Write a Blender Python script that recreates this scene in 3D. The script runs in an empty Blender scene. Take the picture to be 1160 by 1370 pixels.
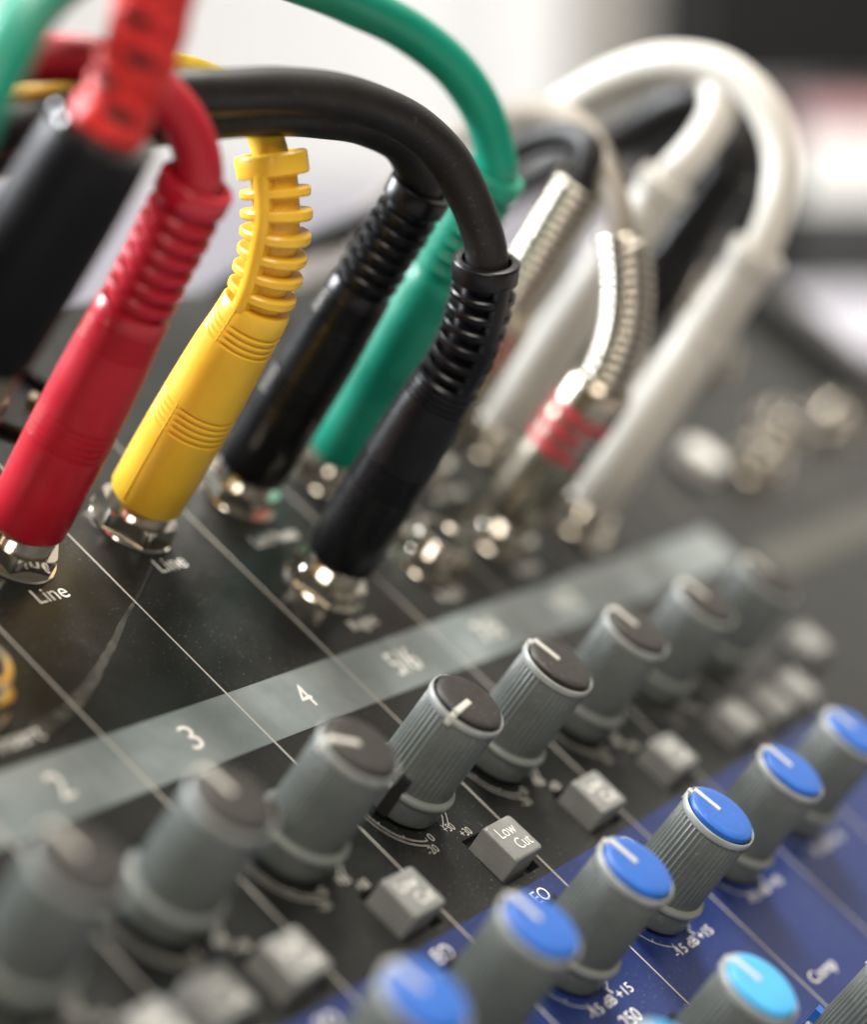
import bpy, math, random
from mathutils import Vector, Matrix
random.seed(7)

# ------------------------------------------------------------------ scale and frame
# Panel units (u): 25 u = one channel strip (27 mm). Panel frame: X along the strips,
# Y towards the sockets, Z out of the panel. The console slopes 36 degrees about X.
S = 0.00108
TILT = math.atan2(0.588, 0.809)
T3 = Matrix.Rotation(TILT, 3, 'X')
def W(p): return T3 @ (Vector(p) * S)

sc = bpy.context.scene
col = sc.collection

# ------------------------------------------------------------------ camera
cam = bpy.data.cameras.new('camera')
cam.sensor_fit = 'HORIZONTAL'; cam.sensor_width = 36.0
cam.lens = 3016.0 / 1160.0 * 36.0
cam.clip_start = 0.01; cam.clip_end = 60
cam.dof.use_dof = True
cam.dof.focus_distance = 291.5 * S
cam.dof.aperture_fstop = cam.lens / (13.0 * S * 1000)
cam.dof.aperture_blades = 0
co = bpy.data.objects.new('camera', cam); col.objects.link(co)
rgt = Vector((0.50866, -0.69646, 0.50617)); dwn = Vector((-0.13371, -0.64468, -0.75267)); fwd = Vector((0.85052, 0.31517, -0.42105))
R3 = T3 @ Matrix((rgt, -dwn, -fwd)).transposed()
co.matrix_world = Matrix.Translation(W((-154.34, -34.65, 152.78))) @ R3.to_4x4()
sc.camera = co
CAMP = co.matrix_world.translation.copy()
FW = (T3 @ fwd); HD = Vector((FW.x, FW.y, 0)).normalized()      # level heading of the view
RT = Vector((HD.y, -HD.x, 0))

# ------------------------------------------------------------------ world and lamps
w = bpy.data.worlds.new('World'); sc.world = w; w.use_nodes = True
w.node_tree.nodes['Background'].inputs[0].default_value = (1.0, 0.93, 0.85, 1)
w.node_tree.nodes['Background'].inputs[1].default_value = 0.13
def area(name, f, r, u, size, power, colr, aim=(0.09, 0.08, 0.05), sy=None):
    # f forward, r right, u up, metres from the console centre
    L = bpy.data.lights.new(name, 'AREA'); L.energy = power; L.color = colr
    L.shape = 'RECTANGLE'; L.size = size; L.size_y = sy or size
    o = bpy.data.objects.new(name, L); col.objects.link(o)
    p = Vector(aim) + HD * f + RT * r + Vector((0, 0, u))
    o.location = p
    o.rotation_euler = (Vector(aim) - p).to_track_quat('-Z', 'Y').to_euler()
    return o
area('window_light', 0.38, -1.25, 0.95, 0.65, 92, (0.93, 0.96, 1.0), sy=0.7)
area('ceiling_light', 0.6, 0.25, 1.7, 0.9, 60, (1.0, 0.95, 0.87), sy=0.25)
area('room_light', -1.2, 0.25, 1.0, 0.7, 21, (1.0, 0.91, 0.80))
area('back_wall_fill', 1.7, -0.2, 1.9, 1.2, 440, (1.0, 0.99, 0.97), aim=tuple(Vector((0.09, 0.08, 0.25)) + HD * 2.7))  # added lamp, there only to whiten the back wall
L_ = area('far_panel_fill', 1.55, 1.15, 1.0, 1.5, 5.2, (1.0, 0.91, 0.79))  # added lamp with no known fixture; lightens the panel's right side
sc.view_settings.view_transform = 'Standard'; sc.view_settings.look = 'None'
sc.view_settings.exposure = 0.0; sc.view_settings.gamma = 1.0
sc.render.engine = 'CYCLES'; sc.cycles.use_denoising = True
sc.cycles.max_bounces = 8; sc.cycles.sample_clamp_indirect = 4.0

# ------------------------------------------------------------------ materials
def mat(name, color, rough=0.5, metal=0.0, spec=0.5, coat=0.0, var=0.0, vscale=60, bump=0.0, bscale=400, sss=0.0, rvar=0.0, dust=0.0):
    m = bpy.data.materials.new(name); m.use_nodes = True
    nt = m.node_tree; b = nt.nodes['Principled BSDF']
    b.inputs['Base Color'].default_value = (*color, 1); b.inputs['Roughness'].default_value = rough
    b.inputs['Metallic'].default_value = metal; b.inputs['Specular IOR Level'].default_value = spec
    b.inputs['Coat Weight'].default_value = coat; b.inputs['Coat Roughness'].default_value = 0.12
    if sss:
        b.inputs['Subsurface Weight'].default_value = sss; b.inputs['Subsurface Radius'].default_value = (0.002, 0.0015, 0.001)
        b.inputs['Subsurface Scale'].default_value = 1.0
    tc = nt.nodes.new('ShaderNodeTexCoord')
    if var or rvar:
        n = nt.nodes.new('ShaderNodeTexNoise'); n.inputs['Scale'].default_value = vscale; n.inputs['Detail'].default_value = 6
        nt.links.new(tc.outputs['Object'], n.inputs['Vector'])
        if var:
            r = nt.nodes.new('ShaderNodeValToRGB')
            r.color_ramp.elements[0].position = 0.3; r.color_ramp.elements[1].position = 0.7
            r.color_ramp.elements[0].color = (*[c * (1 - var) for c in color], 1)
            r.color_ramp.elements[1].color = (*[min(1, c * (1 + var)) for c in color], 1)
            nt.links.new(n.outputs['Fac'], r.inputs['Fac']); nt.links.new(r.outputs['Color'], b.inputs['Base Color'])
        if rvar:
            mr = nt.nodes.new('ShaderNodeMapRange'); mr.inputs['From Min'].default_value = 0.3; mr.inputs['From Max'].default_value = 0.7
            mr.inputs['To Min'].default_value = max(0.02, rough - rvar); mr.inputs['To Max'].default_value = min(1, rough + rvar)
            nt.links.new(n.outputs['Fac'], mr.inputs['Value']); nt.links.new(mr.outputs['Result'], b.inputs['Roughness'])
    if dust:
        src = b.inputs['Base Color'].links[0].from_socket if b.inputs['Base Color'].links else None
        dn = nt.nodes.new('ShaderNodeTexNoise'); dn.inputs['Scale'].default_value = 1500; dn.inputs['Detail'].default_value = 3
        dl = nt.nodes.new('ShaderNodeTexNoise'); dl.inputs['Scale'].default_value = 90; dl.inputs['Detail'].default_value = 4
        nt.links.new(tc.outputs['Object'], dn.inputs['Vector']); nt.links.new(tc.outputs['Object'], dl.inputs['Vector'])
        d1 = nt.nodes.new('ShaderNodeMapRange'); d1.inputs['From Min'].default_value = 0.60; d1.inputs['From Max'].default_value = 0.72; d1.inputs['To Max'].default_value = dust
        d2 = nt.nodes.new('ShaderNodeMapRange'); d2.inputs['From Min'].default_value = 0.5; d2.inputs['From Max'].default_value = 0.8; d2.inputs['To Max'].default_value = dust * 0.4
        nt.links.new(dn.outputs['Fac'], d1.inputs['Value']); nt.links.new(dl.outputs['Fac'], d2.inputs['Value'])
        ad = nt.nodes.new('ShaderNodeMath'); ad.operation = 'ADD'; nt.links.new(d1.outputs['Result'], ad.inputs[0]); nt.links.new(d2.outputs['Result'], ad.inputs[1])
        mx = nt.nodes.new('ShaderNodeMix'); mx.data_type = 'RGBA'; mx.inputs['A'].default_value = (*color, 1); mx.inputs['B'].default_value = (0.42, 0.40, 0.37, 1)
        if src: nt.links.new(src, mx.inputs['A'])
        nt.links.new(ad.outputs['Value'], mx.inputs['Factor']); nt.links.new(mx.outputs['Result'], b.inputs['Base Color'])
    if bump:
        n2 = nt.nodes.new('ShaderNodeTexNoise'); n2.inputs['Scale'].default_value = bscale; n2.inputs['Detail'].default_value = 3
        nt.links.new(tc.outputs['Object'], n2.inputs['Vector'])
        bp = nt.nodes.new('ShaderNodeBump'); bp.inputs['Strength'].default_value = bump; bp.inputs['Distance'].default_value = 0.0002
        nt.links.new(n2.outputs['Fac'], bp.inputs['Height']); nt.links.new(bp.outputs['Normal'], b.inputs['Normal'])
    return m

def panel_mat(name, color, rough, smear_max=0.06, smear_col=(0.25, 0.26, 0.245)):
    # painted sheet metal with dust specks and handling smears
    m = mat(name, color, rough, spec=0.27)
    nt = m.node_tree; b = nt.nodes['Principled BSDF']; tc = nt.nodes['Texture Coordinate']
    n1 = nt.nodes.new('ShaderNodeTexNoise'); n1.inputs['Scale'].default_value = 35; n1.inputs['Detail'].default_value = 7; n1.inputs['Roughness'].default_value = 0.6
    v = nt.nodes.new('ShaderNodeTexNoise'); v.inputs['Scale'].default_value = 1900; v.inputs['Detail'].default_value = 2
    nt.links.new(tc.outputs['Object'], n1.inputs['Vector']); nt.links.new(tc.outputs['Object'], v.inputs['Vector'])
    dust = nt.nodes.new('ShaderNodeMapRange'); dust.inputs['From Min'].default_value = 0.63; dust.inputs['From Max'].default_value = 0.73
    dust.inputs['To Max'].default_value = 0.55
    nt.links.new(v.outputs['Fac'], dust.inputs['Value'])
    smear = nt.nodes.new('ShaderNodeMapRange'); smear.inputs['From Min'].default_value = 0.45; smear.inputs['From Max'].default_value = 0.75
    smear.inputs['To Max'].default_value = smear_max
    nt.links.new(n1.outputs['Fac'], smear.inputs['Value'])
    clus = nt.nodes.new('ShaderNodeMapRange'); clus.inputs['From Min'].default_value = 0.38; clus.inputs['From Max'].default_value = 0.62; clus.inputs['To Min'].default_value = 0.15
    nt.links.new(n1.outputs['Fac'], clus.inputs['Value'])
    mul = nt.nodes.new('ShaderNodeMath'); mul.operation = 'MULTIPLY'
    nt.links.new(dust.outputs['Result'], mul.inputs[0]); nt.links.new(clus.outputs['Result'], mul.inputs[1])
    mx = nt.nodes.new('ShaderNodeMath'); mx.operation = 'MAXIMUM'
    nt.links.new(mul.outputs['Value'], mx.inputs[0]); nt.links.new(smear.outputs['Result'], mx.inputs[1])
    mix = nt.nodes.new('ShaderNodeMix'); mix.data_type = 'RGBA'
    mix.inputs['A'].default_value = (*color, 1); mix.inputs['B'].default_value = (*smear_col, 1)
    nt.links.new(mx.outputs['Value'], mix.inputs['Factor']); nt.links.new(mix.outputs['Result'], b.inputs['Base Color'])
    rr = nt.nodes.new('ShaderNodeMapRange'); rr.inputs['From Min'].default_value = 0.35; rr.inputs['From Max'].default_value = 0.65
    rr.inputs['To Min'].default_value = rough - 0.07; rr.inputs['To Max'].default_value = rough + 0.1
    nt.links.new(n1.outputs['Fac'], rr.inputs['Value']); nt.links.new(rr.outputs['Result'], b.inputs['Roughness'])
    return m

M = dict(
    panel=panel_mat('panel_black', (0.010, 0.011, 0.010), 0.36),
    blue=panel_mat('panel_blue', (0.012, 0.027, 0.125), 0.36),
    band=panel_mat('band_grey', (0.155, 0.185, 0.182), 0.32, 0.9, (0.34, 0.37, 0.365)),  # smudges, plus patches of reflected light mixed into the band's colour
    band2=panel_mat('strip_grey', (0.07, 0.07, 0.06), 0.42),
    print=mat('print_white', (0.78, 0.77, 0.73), 0.55, var=0.12, vscale=900),
    line=mat('print_line', (0.42, 0.40, 0.36), 0.55), fine=mat('print_fine', (0.46, 0.45, 0.41), 0.55, var=0.15, vscale=900),
    scuff=mat('scuff', (0.085, 0.082, 0.07), 0.6, var=0.45, vscale=260),
    chassis=mat('chassis_black', (0.015, 0.015, 0.015), 0.6, bump=0.3),
    knob=mat('knob_grey', (0.110, 0.125, 0.118), 0.44, var=0.10, vscale=140, bump=0.2, bscale=1500, rvar=0.08, dust=0.22),
    rim=mat('knob_rim', (0.33, 0.35, 0.33), 0.38, var=0.15, vscale=300), lip=mat('knob_lip_highlight', (0.19, 0.21, 0.195), 0.40, var=0.1, vscale=300),  # lip: edge highlight put into a lighter grey than the knob
    capk=mat('cap_dark', (0.022, 0.019, 0.0165), 0.5, spec=0.35, var=0.2, vscale=500, bump=0.15, bscale=1200, dust=0.10),
    capb=mat('cap_blue', (0.014, 0.105, 0.43), 0.42, var=0.12, vscale=200, rvar=0.08, bump=0.15, bscale=1200, dust=0.10),
    capc=mat('cap_light_blue', (0.06, 0.36, 0.68), 0.42, var=0.10, vscale=200, rvar=0.08, bump=0.15, bscale=1200, dust=0.10),
    pointer=mat('pointer', (0.55, 0.54, 0.49), 0.5),
    black=mat('hole_black', (0.004, 0.004, 0.004), 0.8),
    button=mat('button_grey', (0.215, 0.22, 0.212), 0.42, bump=0.3, bscale=2200, var=0.1, vscale=200, rvar=0.08, dust=0.15),
    nickel=mat('nickel', (0.72, 0.675, 0.59), 0.13, metal=1.0, rvar=0.04, vscale=500),
    steel=mat('steel', (0.46, 0.41, 0.33), 0.25, metal=1.0, rvar=0.06, vscale=300),
    spring=mat('spring', (0.62, 0.58, 0.50), 0.25, metal=1.0),
    brass=mat('brass', (0.47, 0.40, 0.30), 0.32, metal=1.0),
    red=mat('red_plastic', (0.48, 0.009, 0.024), 0.33, sss=0.05, var=0.10, vscale=70, rvar=0.08, bump=0.16, bscale=900, dust=0.05),
    redcord=mat('red_cord', (0.40, 0.008, 0.022), 0.45, bump=0.1, bscale=700),
    orange=mat('red_rubber', (0.70, 0.022, 0.018), 0.5, bump=0.15, bscale=500),
    yellow=mat('yellow_plastic', (0.82, 0.50, 0.035), 0.36, sss=0.08, var=0.08, vscale=80, rvar=0.08, bump=0.14, bscale=900, dust=0.05),
    yellowcord=mat('yellow_cord', (0.80, 0.56, 0.045), 0.45, bump=0.1, bscale=700),
    green=mat('green_plastic', (0.0, 0.235, 0.150), 0.40, sss=0.05, var=0.10, vscale=60, rvar=0.08, bump=0.16, bscale=900, dust=0.04),
    blackp=mat('black_plastic', (0.004, 0.004, 0.005), 0.30, spec=0.30, bump=0.16, bscale=900, rvar=0.07, vscale=80, dust=0.02), mattblack=mat('matt_black', (0.004, 0.004, 0.005), 0.45, spec=0.18, bump=0.2, bscale=600), glossblack=mat('gloss_black', (0.02, 0.02, 0.02), 0.10, spec=0.6),
    blackcord=mat('black_cord', (0.010, 0.0095, 0.009), 0.50, spec=0.35, bump=0.2, bscale=700, rvar=0.08, vscale=60, dust=0.06),
    white=mat('white_plastic', (0.53, 0.51, 0.46), 0.40),
    whitecord=mat('white_cord', (0.58, 0.555, 0.50), 0.5),
    band_red=mat('band_red', (0.40, 0.035, 0.045), 0.40),
    rca_w=mat('rca_white', (0.75, 0.75, 0.72), 0.4), rca_r=mat('rca_red', (0.05, 0.012, 0.012), 0.5),
    wall=mat('wall_paint', (0.86, 0.85, 0.83), 0.8, var=0.03, vscale=2),
    lilac=mat('pale_laminate', (0.30, 0.285, 0.315), 0.6, var=0.05, vscale=6),
    dark=mat('dark_case', (0.006, 0.006, 0.006), 0.7, spec=0.2), greyc=mat('grey_case', (0.045, 0.045, 0.045), 0.6), lilac2=mat('pale_table', (0.33, 0.32, 0.35), 0.6),
    whitec=mat('white_case', (0.85, 0.84, 0.80), 0.6), pink=mat('pink_cloth', (0.36, 0.20, 0.21), 0.8),
    taupe=mat('taupe_cord', (0.22, 0.19, 0.15), 0.5), desk=mat('desk_top', (0.30, 0.28, 0.27), 0.5, var=0.1, vscale=8),
    floor=mat('floor_grey', (0.25, 0.24, 0.23), 0.7, var=0.1, vscale=3),
)

nt = M['scuff'].node_tree; out = nt.nodes['Material Output']; b = nt.nodes['Principled BSDF']
n_ = nt.nodes.new('ShaderNodeTexNoise'); n_.inputs['Scale'].default_value = 420; n_.inputs['Detail'].default_value = 5
nt.links.new(nt.nodes['Texture Coordinate'].outputs['Object'], n_.inputs['Vector'])
mr_ = nt.nodes.new('ShaderNodeMapRange'); mr_.inputs['From Min'].default_value = 0.25; mr_.inputs['From Max'].default_value = 0.75; mr_.inputs['To Min'].default_value = 0.2; mr_.inputs['To Max'].default_value = 0.85
nt.links.new(n_.outputs['Fac'], mr_.inputs['Value'])
tr_ = nt.nodes.new('ShaderNodeBsdfTransparent'); ms_ = nt.nodes.new('ShaderNodeMixShader')
nt.links.new(mr_.outputs['Result'], ms_.inputs['Fac']); nt.links.new(tr_.outputs['BSDF'], ms_.inputs[1]); nt.links.new(b.outputs['BSDF'], ms_.inputs[2])
nt.links.new(ms_.outputs['Shader'], out.inputs['Surface'])
# ------------------------------------------------------------------ builders
class MB:
    def __init__(s): s.v = []; s.f = []
    def add(s, vs, fs):
        o = len(s.v); s.v += [tuple(p) for p in vs]; s.f += [tuple(i + o for i in f) for f in fs]; return s
    def mesh(s, name, smooth=35):
        me = bpy.data.meshes.new(name)
        me.from_pydata([(a * S, b * S, c * S) for a, b, c in s.v], [], s.f); me.validate(); me.update()
        if smooth:
            me.shade_smooth()
            me.set_sharp_from_angle(angle=math.radians(smooth))
        return me
    def box(s, x0, x1, y0, y1, z0, z1, b=0.0):
        if not b:
            vs = [(x, y, z) for z in (z0, z1) for y in (y0, y1) for x in (x0, x1)]
            return s.add(vs, [(0, 2, 3, 1), (4, 5, 7, 6), (0, 1, 5, 4), (2, 6, 7, 3), (0, 4, 6, 2), (1, 3, 7, 5)])
        # rounded vertical and top edges
        def ring(i, z):
            r = b; n = 4; out = []
            for cx, cy, a0 in ((x1 - i - r, y1 - i - r, 0), (x0 + i + r, y1 - i - r, 90), (x0 + i + r, y0 + i + r, 180), (x1 - i - r, y0 + i + r, 270)):
                for k in range(n + 1):
                    a = math.radians(a0 + 90 * k / n); out.append((cx + r * math.cos(a), cy + r * math.sin(a), z))
            return out
        rs = [ring(0, z0), ring(0, z1 - b)] + [ring(b * (1 - math.cos(math.radians(a))), z1 - b + b * math.sin(math.radians(a))) for a in (22, 45, 68, 90)]
        n = len(rs[0]); vs = [p for r_ in rs for p in r_]; fs = []
        for i in range(len(rs) - 1):
            for j in range(n): k = (j + 1) % n; fs.append((i * n + j, i * n + k, (i + 1) * n + k, (i + 1) * n + j))
        fs.append(tuple(range((len(rs) - 1) * n, len(rs) * n))); fs.append(tuple(reversed(range(n))))
        return s.add(vs, fs)
    def lathe(s, prof, n=48, cx=0, cy=0, mod=None):
        vs = []; fs = []
        for i, (r, z) in enumerate(prof):
            for j in range(n):
                a = 2 * math.pi * j / n; q = r + (mod(i, j) if mod else 0)
                vs.append((cx + q * math.cos(a), cy + q * math.sin(a), z))
        for i in range(len(prof) - 1):
            for j in range(n):
                k = (j + 1) % n; fs.append((i * n + j, i * n + k, (i + 1) * n + k, (i + 1) * n + j))
        if prof[0][0] > 0.01: fs.append(tuple(reversed(range(n))))
        if prof[-1][0] > 0.01: fs.append(tuple(range((len(prof) - 1) * n, len(prof) * n)))
        return s.add(vs, fs)
    def sheet(s, x0, x1, y0, y1, z): return s.add([(x0, y0, z), (x1, y0, z), (x1, y1, z), (x0, y1, z)], [(0, 1, 2, 3)])

class Path:
    """smooth curve with arc length and a frame that does not twist"""
    def __init__(s, pts, start=None, step=0.35):
        P = [Vector(p) for p in pts]
        if start is not None: P = [Vector(start)] + P
        out = []
        for i in range(len(P) - 1):
            p0 = P[i - 1] if i else P[0] * 2 - P[1]; p1 = P[i]; p2 = P[i + 1]; p3 = P[i + 2] if i + 2 < len(P) else P[-1] * 2 - P[-2]
            d1 = max((p1 - p0).length, 1e-4) ** 0.5; d2 = max((p2 - p1).length, 1e-4) ** 0.5; d3 = max((p3 - p2).length, 1e-4) ** 0.5
            m1 = (p1 - p0) / d1 - (p2 - p0) / (d1 + d2) + (p2 - p1) / d2
            m2 = (p2 - p1) / d2 - (p3 - p1) / (d2 + d3) + (p3 - p2) / d3
            m1 *= d2; m2 *= d2
            n = max(3, int((p2 - p1).length / step))
            for k in range(n):
                t = k / n; t2 = t * t; t3 = t2 * t
                out.append(p1 * (2 * t3 - 3 * t2 + 1) + m1 * (t3 - 2 * t2 + t) + p2 * (-2 * t3 + 3 * t2) + m2 * (t3 - t2))
        out.append(P[-1]); s.p = out
        s.s = [0.0]
        for a, b in zip(out, out[1:]): s.s.append(s.s[-1] + (b - a).length)
        s.L = s.s[-1]
        t = [(out[min(i + 1, len(out) - 1)] - out[max(i - 1, 0)]).normalized() for i in range(len(out))]
        u = t[0].orthogonal().normalized(); U = [u]
        for i in range(1, len(out)):
            u = (u - t[i] * u.dot(t[i])).normalized(); U.append(u)
        s.t = t; s.u = U
    def at(s, d):
        if d <= 0: return s.p[0] + s.t[0] * d, s.t[0], s.u[0]
        if d >= s.L: return s.p[-1] + s.t[-1] * (d - s.L), s.t[-1], s.u[-1]
        lo, hi = 0, len(s.s) - 1
        while hi - lo > 1:
            mid = (lo + hi) // 2
            if s.s[mid] <= d: lo = mid
            else: hi = mid
        f = (d - s.s[lo]) / max(1e-9, s.s[hi] - s.s[lo])
        t = s.t[lo].lerp(s.t[hi], f).normalized(); u = s.u[lo].lerp(s.u[hi], f); u = (u - t * u.dot(t)).normalized()
        return s.p[lo].lerp(s.p[hi], f), t, u

def sweep(mb, path, prof, org, n=40, cap=True, mod=None):
    vs = []; fs = []; org = Vector(org)
    for i, (d, r) in enumerate(prof):
        c, t, u = path.at(d); b = t.cross(u)
        for j in range(n):
            a = 2 * math.pi * j / n; q = r * (mod(d, a) if mod else 1)
            vs.append(tuple(c - org + u * (q * math.cos(a)) + b * (q * math.sin(a))))
    m = len(prof)
    for i in range(m - 1):
        for j in range(n):
            k = (j + 1) % n; fs.append((i * n + j, i * n + k, (i + 1) * n + k, (i + 1) * n + j))
    if cap:
        if prof[0][1] > 0.01: fs.append(tuple(reversed(range(n))))
        if prof[-1][1] > 0.01: fs.append(tuple(range((m - 1) * n, m * n)))
    return mb.add(vs, fs)

def cordprof(path, r, s0=0.0, step=0.8, wob=0.0):
    n = max(4, int((path.L - s0) / step)); return [(s0 + (path.L - s0) * i / n, r * (1 + wob * math.sin(i * 0.37) * math.sin(i * 0.11))) for i in range(n + 1)]

def part(name, me, m, parent, loc=(0, 0, 0), rz=0.0):
    o = bpy.data.objects.new(name, me); col.objects.link(o)
    if m and not me.materials: me.materials.append(m)
    o.parent = parent; o.location = Vector(loc) * S; o.rotation_euler = (0, 0, rz); return o

def thing(name, label, cat, base, group=None):
    o = bpy.data.objects.new(name, None); o.empty_display_size = 0.01; col.objects.link(o)
    o.location = W(base); o.rotation_euler = (TILT, 0, 0)
    o['label'] = label; o['category'] = cat
    if group: o['group'] = group
    return o

def text_mesh(txt, width, height, name='lettering', z=0.09):
    cu = bpy.data.curves.new(name, 'FONT'); cu.body = txt; cu.size = 1.0; cu.resolution_u = 4
    ob = bpy.data.objects.new(name, cu); col.objects.link(ob)
    dg = bpy.context.evaluated_depsgraph_get(); me = bpy.data.meshes.new_from_object(ob.evaluated_get(dg))
    bpy.data.objects.remove(ob); bpy.data.curves.remove(cu)
    xs = [v.co.x for v in me.vertices]; ys = [v.co.y for v in me.vertices]
    cx = (min(xs) + max(xs)) / 2; cy = (min(ys) + max(ys)) / 2
    sx = width / (max(xs) - min(xs)); sy = height / (max(ys) - min(ys))
    for v in me.vertices: v.co = Vector(((v.co.x - cx) * sx * S, (v.co.y - cy) * sy * S, z * S))
    me.name = name; me.materials.clear(); return me

# ------------------------------------------------------------------ the setting
def wbox(name, m, f0, f1, r0, r1, z0, z1, kind=None):
    """upright box in metres: f along the view heading, r to its right, from the camera"""
    vs = []
    for z in (z0, z1):
        for f, r in ((f0, r0), (f0, r1), (f1, r1), (f1, r0)):
            p = CAMP + HD * f + RT * r; vs.append((p.x, p.y, z))
    fs = [(0, 1, 2, 3), (7, 6, 5, 4), (0, 4, 5, 1), (1, 5, 6, 2), (2, 6, 7, 3), (3, 7, 4, 0)]
    c = Vector((sum(v[0] for v in vs) / 8, sum(v[1] for v in vs) / 8, z0))
    me = bpy.data.meshes.new(name); me.from_pydata([tuple(Vector(v) - c) for v in vs], [], fs); me.materials.append(m)
    bm_fix(me)
    o = bpy.data.objects.new(name, me); o.location = c; col.objects.link(o)
    if kind: o['kind'] = kind
    return o
import bmesh
def bm_fix(me):
    b = bmesh.new(); b.from_mesh(me); bmesh.ops.recalc_face_normals(b, faces=b.faces); b.to_mesh(me); b.free()

FRONT, REAR, XL, XR = -118.0, 137.0, -70.0, 352.0
DESKZ = W((0, FRONT, 0)).z - 0.035
wbox('desk', M['desk'], -0.5, 0.95, -0.8, 0.95, DESKZ - 0.03, DESKZ, 'structure')
wbox('floor', M['floor'], -3.0, 4.0, -4.0, 4.0, DESKZ - 0.78, DESKZ - 0.75, 'structure')
wbox('pillar', M['wall'], 2.45, 2.75, 0.07, 0.14, DESKZ - 0.75, 2.4, 'structure')
wbox('wall_back', M['wall'], 2.75, 2.85, -4.0, 4.0, DESKZ - 0.75, 2.4, 'structure')

# ------------------------------------------------------------------ the console
console = thing('mixing_console', 'sloping black audio mixing console with rows of grey knobs and a blue equaliser section', 'audio mixer', (0, 0, 0))
def cpart(name, mb_or_me, m, loc=(0, 0, 0), rz=0.0, parent=None, smooth=35):
    me = mb_or_me.mesh(name, smooth) if isinstance(mb_or_me, MB) else mb_or_me
    return part(name, me, m, parent or console, loc, rz)

KX = [25 * k - 12.5 - 2.3 for k in range(0, 9)]      # knob column of strip k
BTN = [(KX[k] + 8.83, 23.1) for k in range(1, 9)] + [(29.8, 23.3), (182.3, 22.9), (212.2, 29.4)]
BW, BD, WELL = 3.63, 3.17, 0.95
# faceplate with real openings for the push buttons
xs = sorted({XL, XR} | {v for x, y in BTN for v in (x - BW - WELL, x + BW + WELL)})
ys = sorted({FRONT, REAR} | {v for x, y in BTN for v in (y - BD - WELL, y + BD + WELL)})
def inwell(cx, cy): return any(abs(cx - x) < BW + WELL and abs(cy - y) < BD + WELL for x, y in BTN)
mb = MB(); idx = {}
def vid(i, j):
    if (i, j) not in idx: idx[(i, j)] = len(mb.v); mb.v.append((xs[i], ys[j], 0.0))
    return idx[(i, j)]
for i in range(len(xs) - 1):
    for j in range(len(ys) - 1):
        if not inwell((xs[i] + xs[i + 1]) / 2, (ys[j] + ys[j + 1]) / 2):
            mb.f.append((vid(i, j), vid(i + 1, j), vid(i + 1, j + 1), vid(i, j + 1)))
me = mb.mesh('faceplate', 0)
b = bmesh.new(); b.from_mesh(me)
r = bmesh.ops.extrude_face_region(b, geom=b.faces[:])
bmesh.ops.translate(b, verts=[v for v in r['geom'] if isinstance(v, bmesh.types.BMVert)], vec=(0, 0, -1.6 * S))
bmesh.ops.recalc_face_normals(b, faces=b.faces); b.to_mesh(me); b.free()
cpart('faceplate', me, M['panel'])
# wedge-shaped housing below the plate, standing on the desk
ti = T3.transposed()
def down_to(y, zz):   # panel point straight below (y, -1.7) at desk level
    p = W((0, y, -1.7)); q = ti @ Vector((0, p.y, zz)); return (q.y / S, q.z / S)
a = (FRONT + 1, -1.7); bq = (REAR - 1, -1.7); c_ = down_to(REAR - 1, DESKZ); d_ = down_to(FRONT + 1, DESKZ)
sec = [a, bq, c_, d_]
mb = MB(); mb.add([(XL + 1, y, z) for y, z in sec] + [(XR - 1, y, z) for y, z in sec],
                  [(0, 1, 2, 3), (7, 6, 5, 4), (0, 4, 5, 1), (1, 5, 6, 2), (2, 6, 7, 3), (3, 7, 4, 0)])
me = mb.mesh('housing', 0); bm_fix(me); cpart('housing', me, M['chassis'])
mb = MB(); mb.box(XR - 0.5, XR + 15, FRONT - 2, REAR + 1, -30, 5.0, 1.0); cpart('side_cheek', mb, M['blackp'])  # end cheek, made tall and black to carry the shadow line too

mb = MB(); mb.box(XL + 2, 226.5, 50.86, 60.05, -0.3, 0.05); cpart('number_band', mb, M['band'], smooth=0)
mb = MB(); mb.box(234, XR - 6, 44.5, 53.0, -0.3, 0.05); cpart('section_band', mb, M['band2'], smooth=0)
mb = MB(); mb.box(XL + 2, 200.4, -100, 17.6, -0.3, 0.05); cpart('blue_section', mb, M['blue'], smooth=0)

def strip(x, y0, y1, wd=0.34, z=0.075):
    mb = MB(); mb.sheet(x - wd / 2, x + wd / 2, y0, y1, z); cpart('channel_line', mb, M['line'], smooth=0)
for k in range(1, 8): strip(25 * k, -100, 112)
strip(200, 17.6, 100); strip(0, -100, 112); strip(225, 62, 112)

# lettering
def letter(txt, x, y, wd, h, z=0.09, m='print', rz=0.0): return cpart('lettering', text_mesh(txt, wd, h, z=z), M[m], (x, y, 0), rz)
for k in (1, 2, 3, 4): letter('Line', 25 * k - 12.4, 82.6, 5.9, 2.5)
for k in (5, 6, 7, 8):
    letter('Left/Mono', 25 * k - 12.5, 82.6, 10.5, 2.3); letter('Right', 25 * k - 12.5, 63.5, 6.2, 2.6)
for k in (1, 2): letter('Insert', 25 * k - 12.0, 63.5, 8.0, 2.4)
for k, t_ in ((1, '1'), (2, '2'), (3, '3'), (4, '4')): letter(t_, 25 * k - 12.3, 55.7, 2.4 if k > 1 else 1.2, 4.0)
letter('5/6', 112.5, 55.5, 6.2, 4.2); letter('7/8', 137.5, 55.5, 6.2, 4.0); letter('9/10', 162.5, 55.5, 7.5, 4.0)

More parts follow.
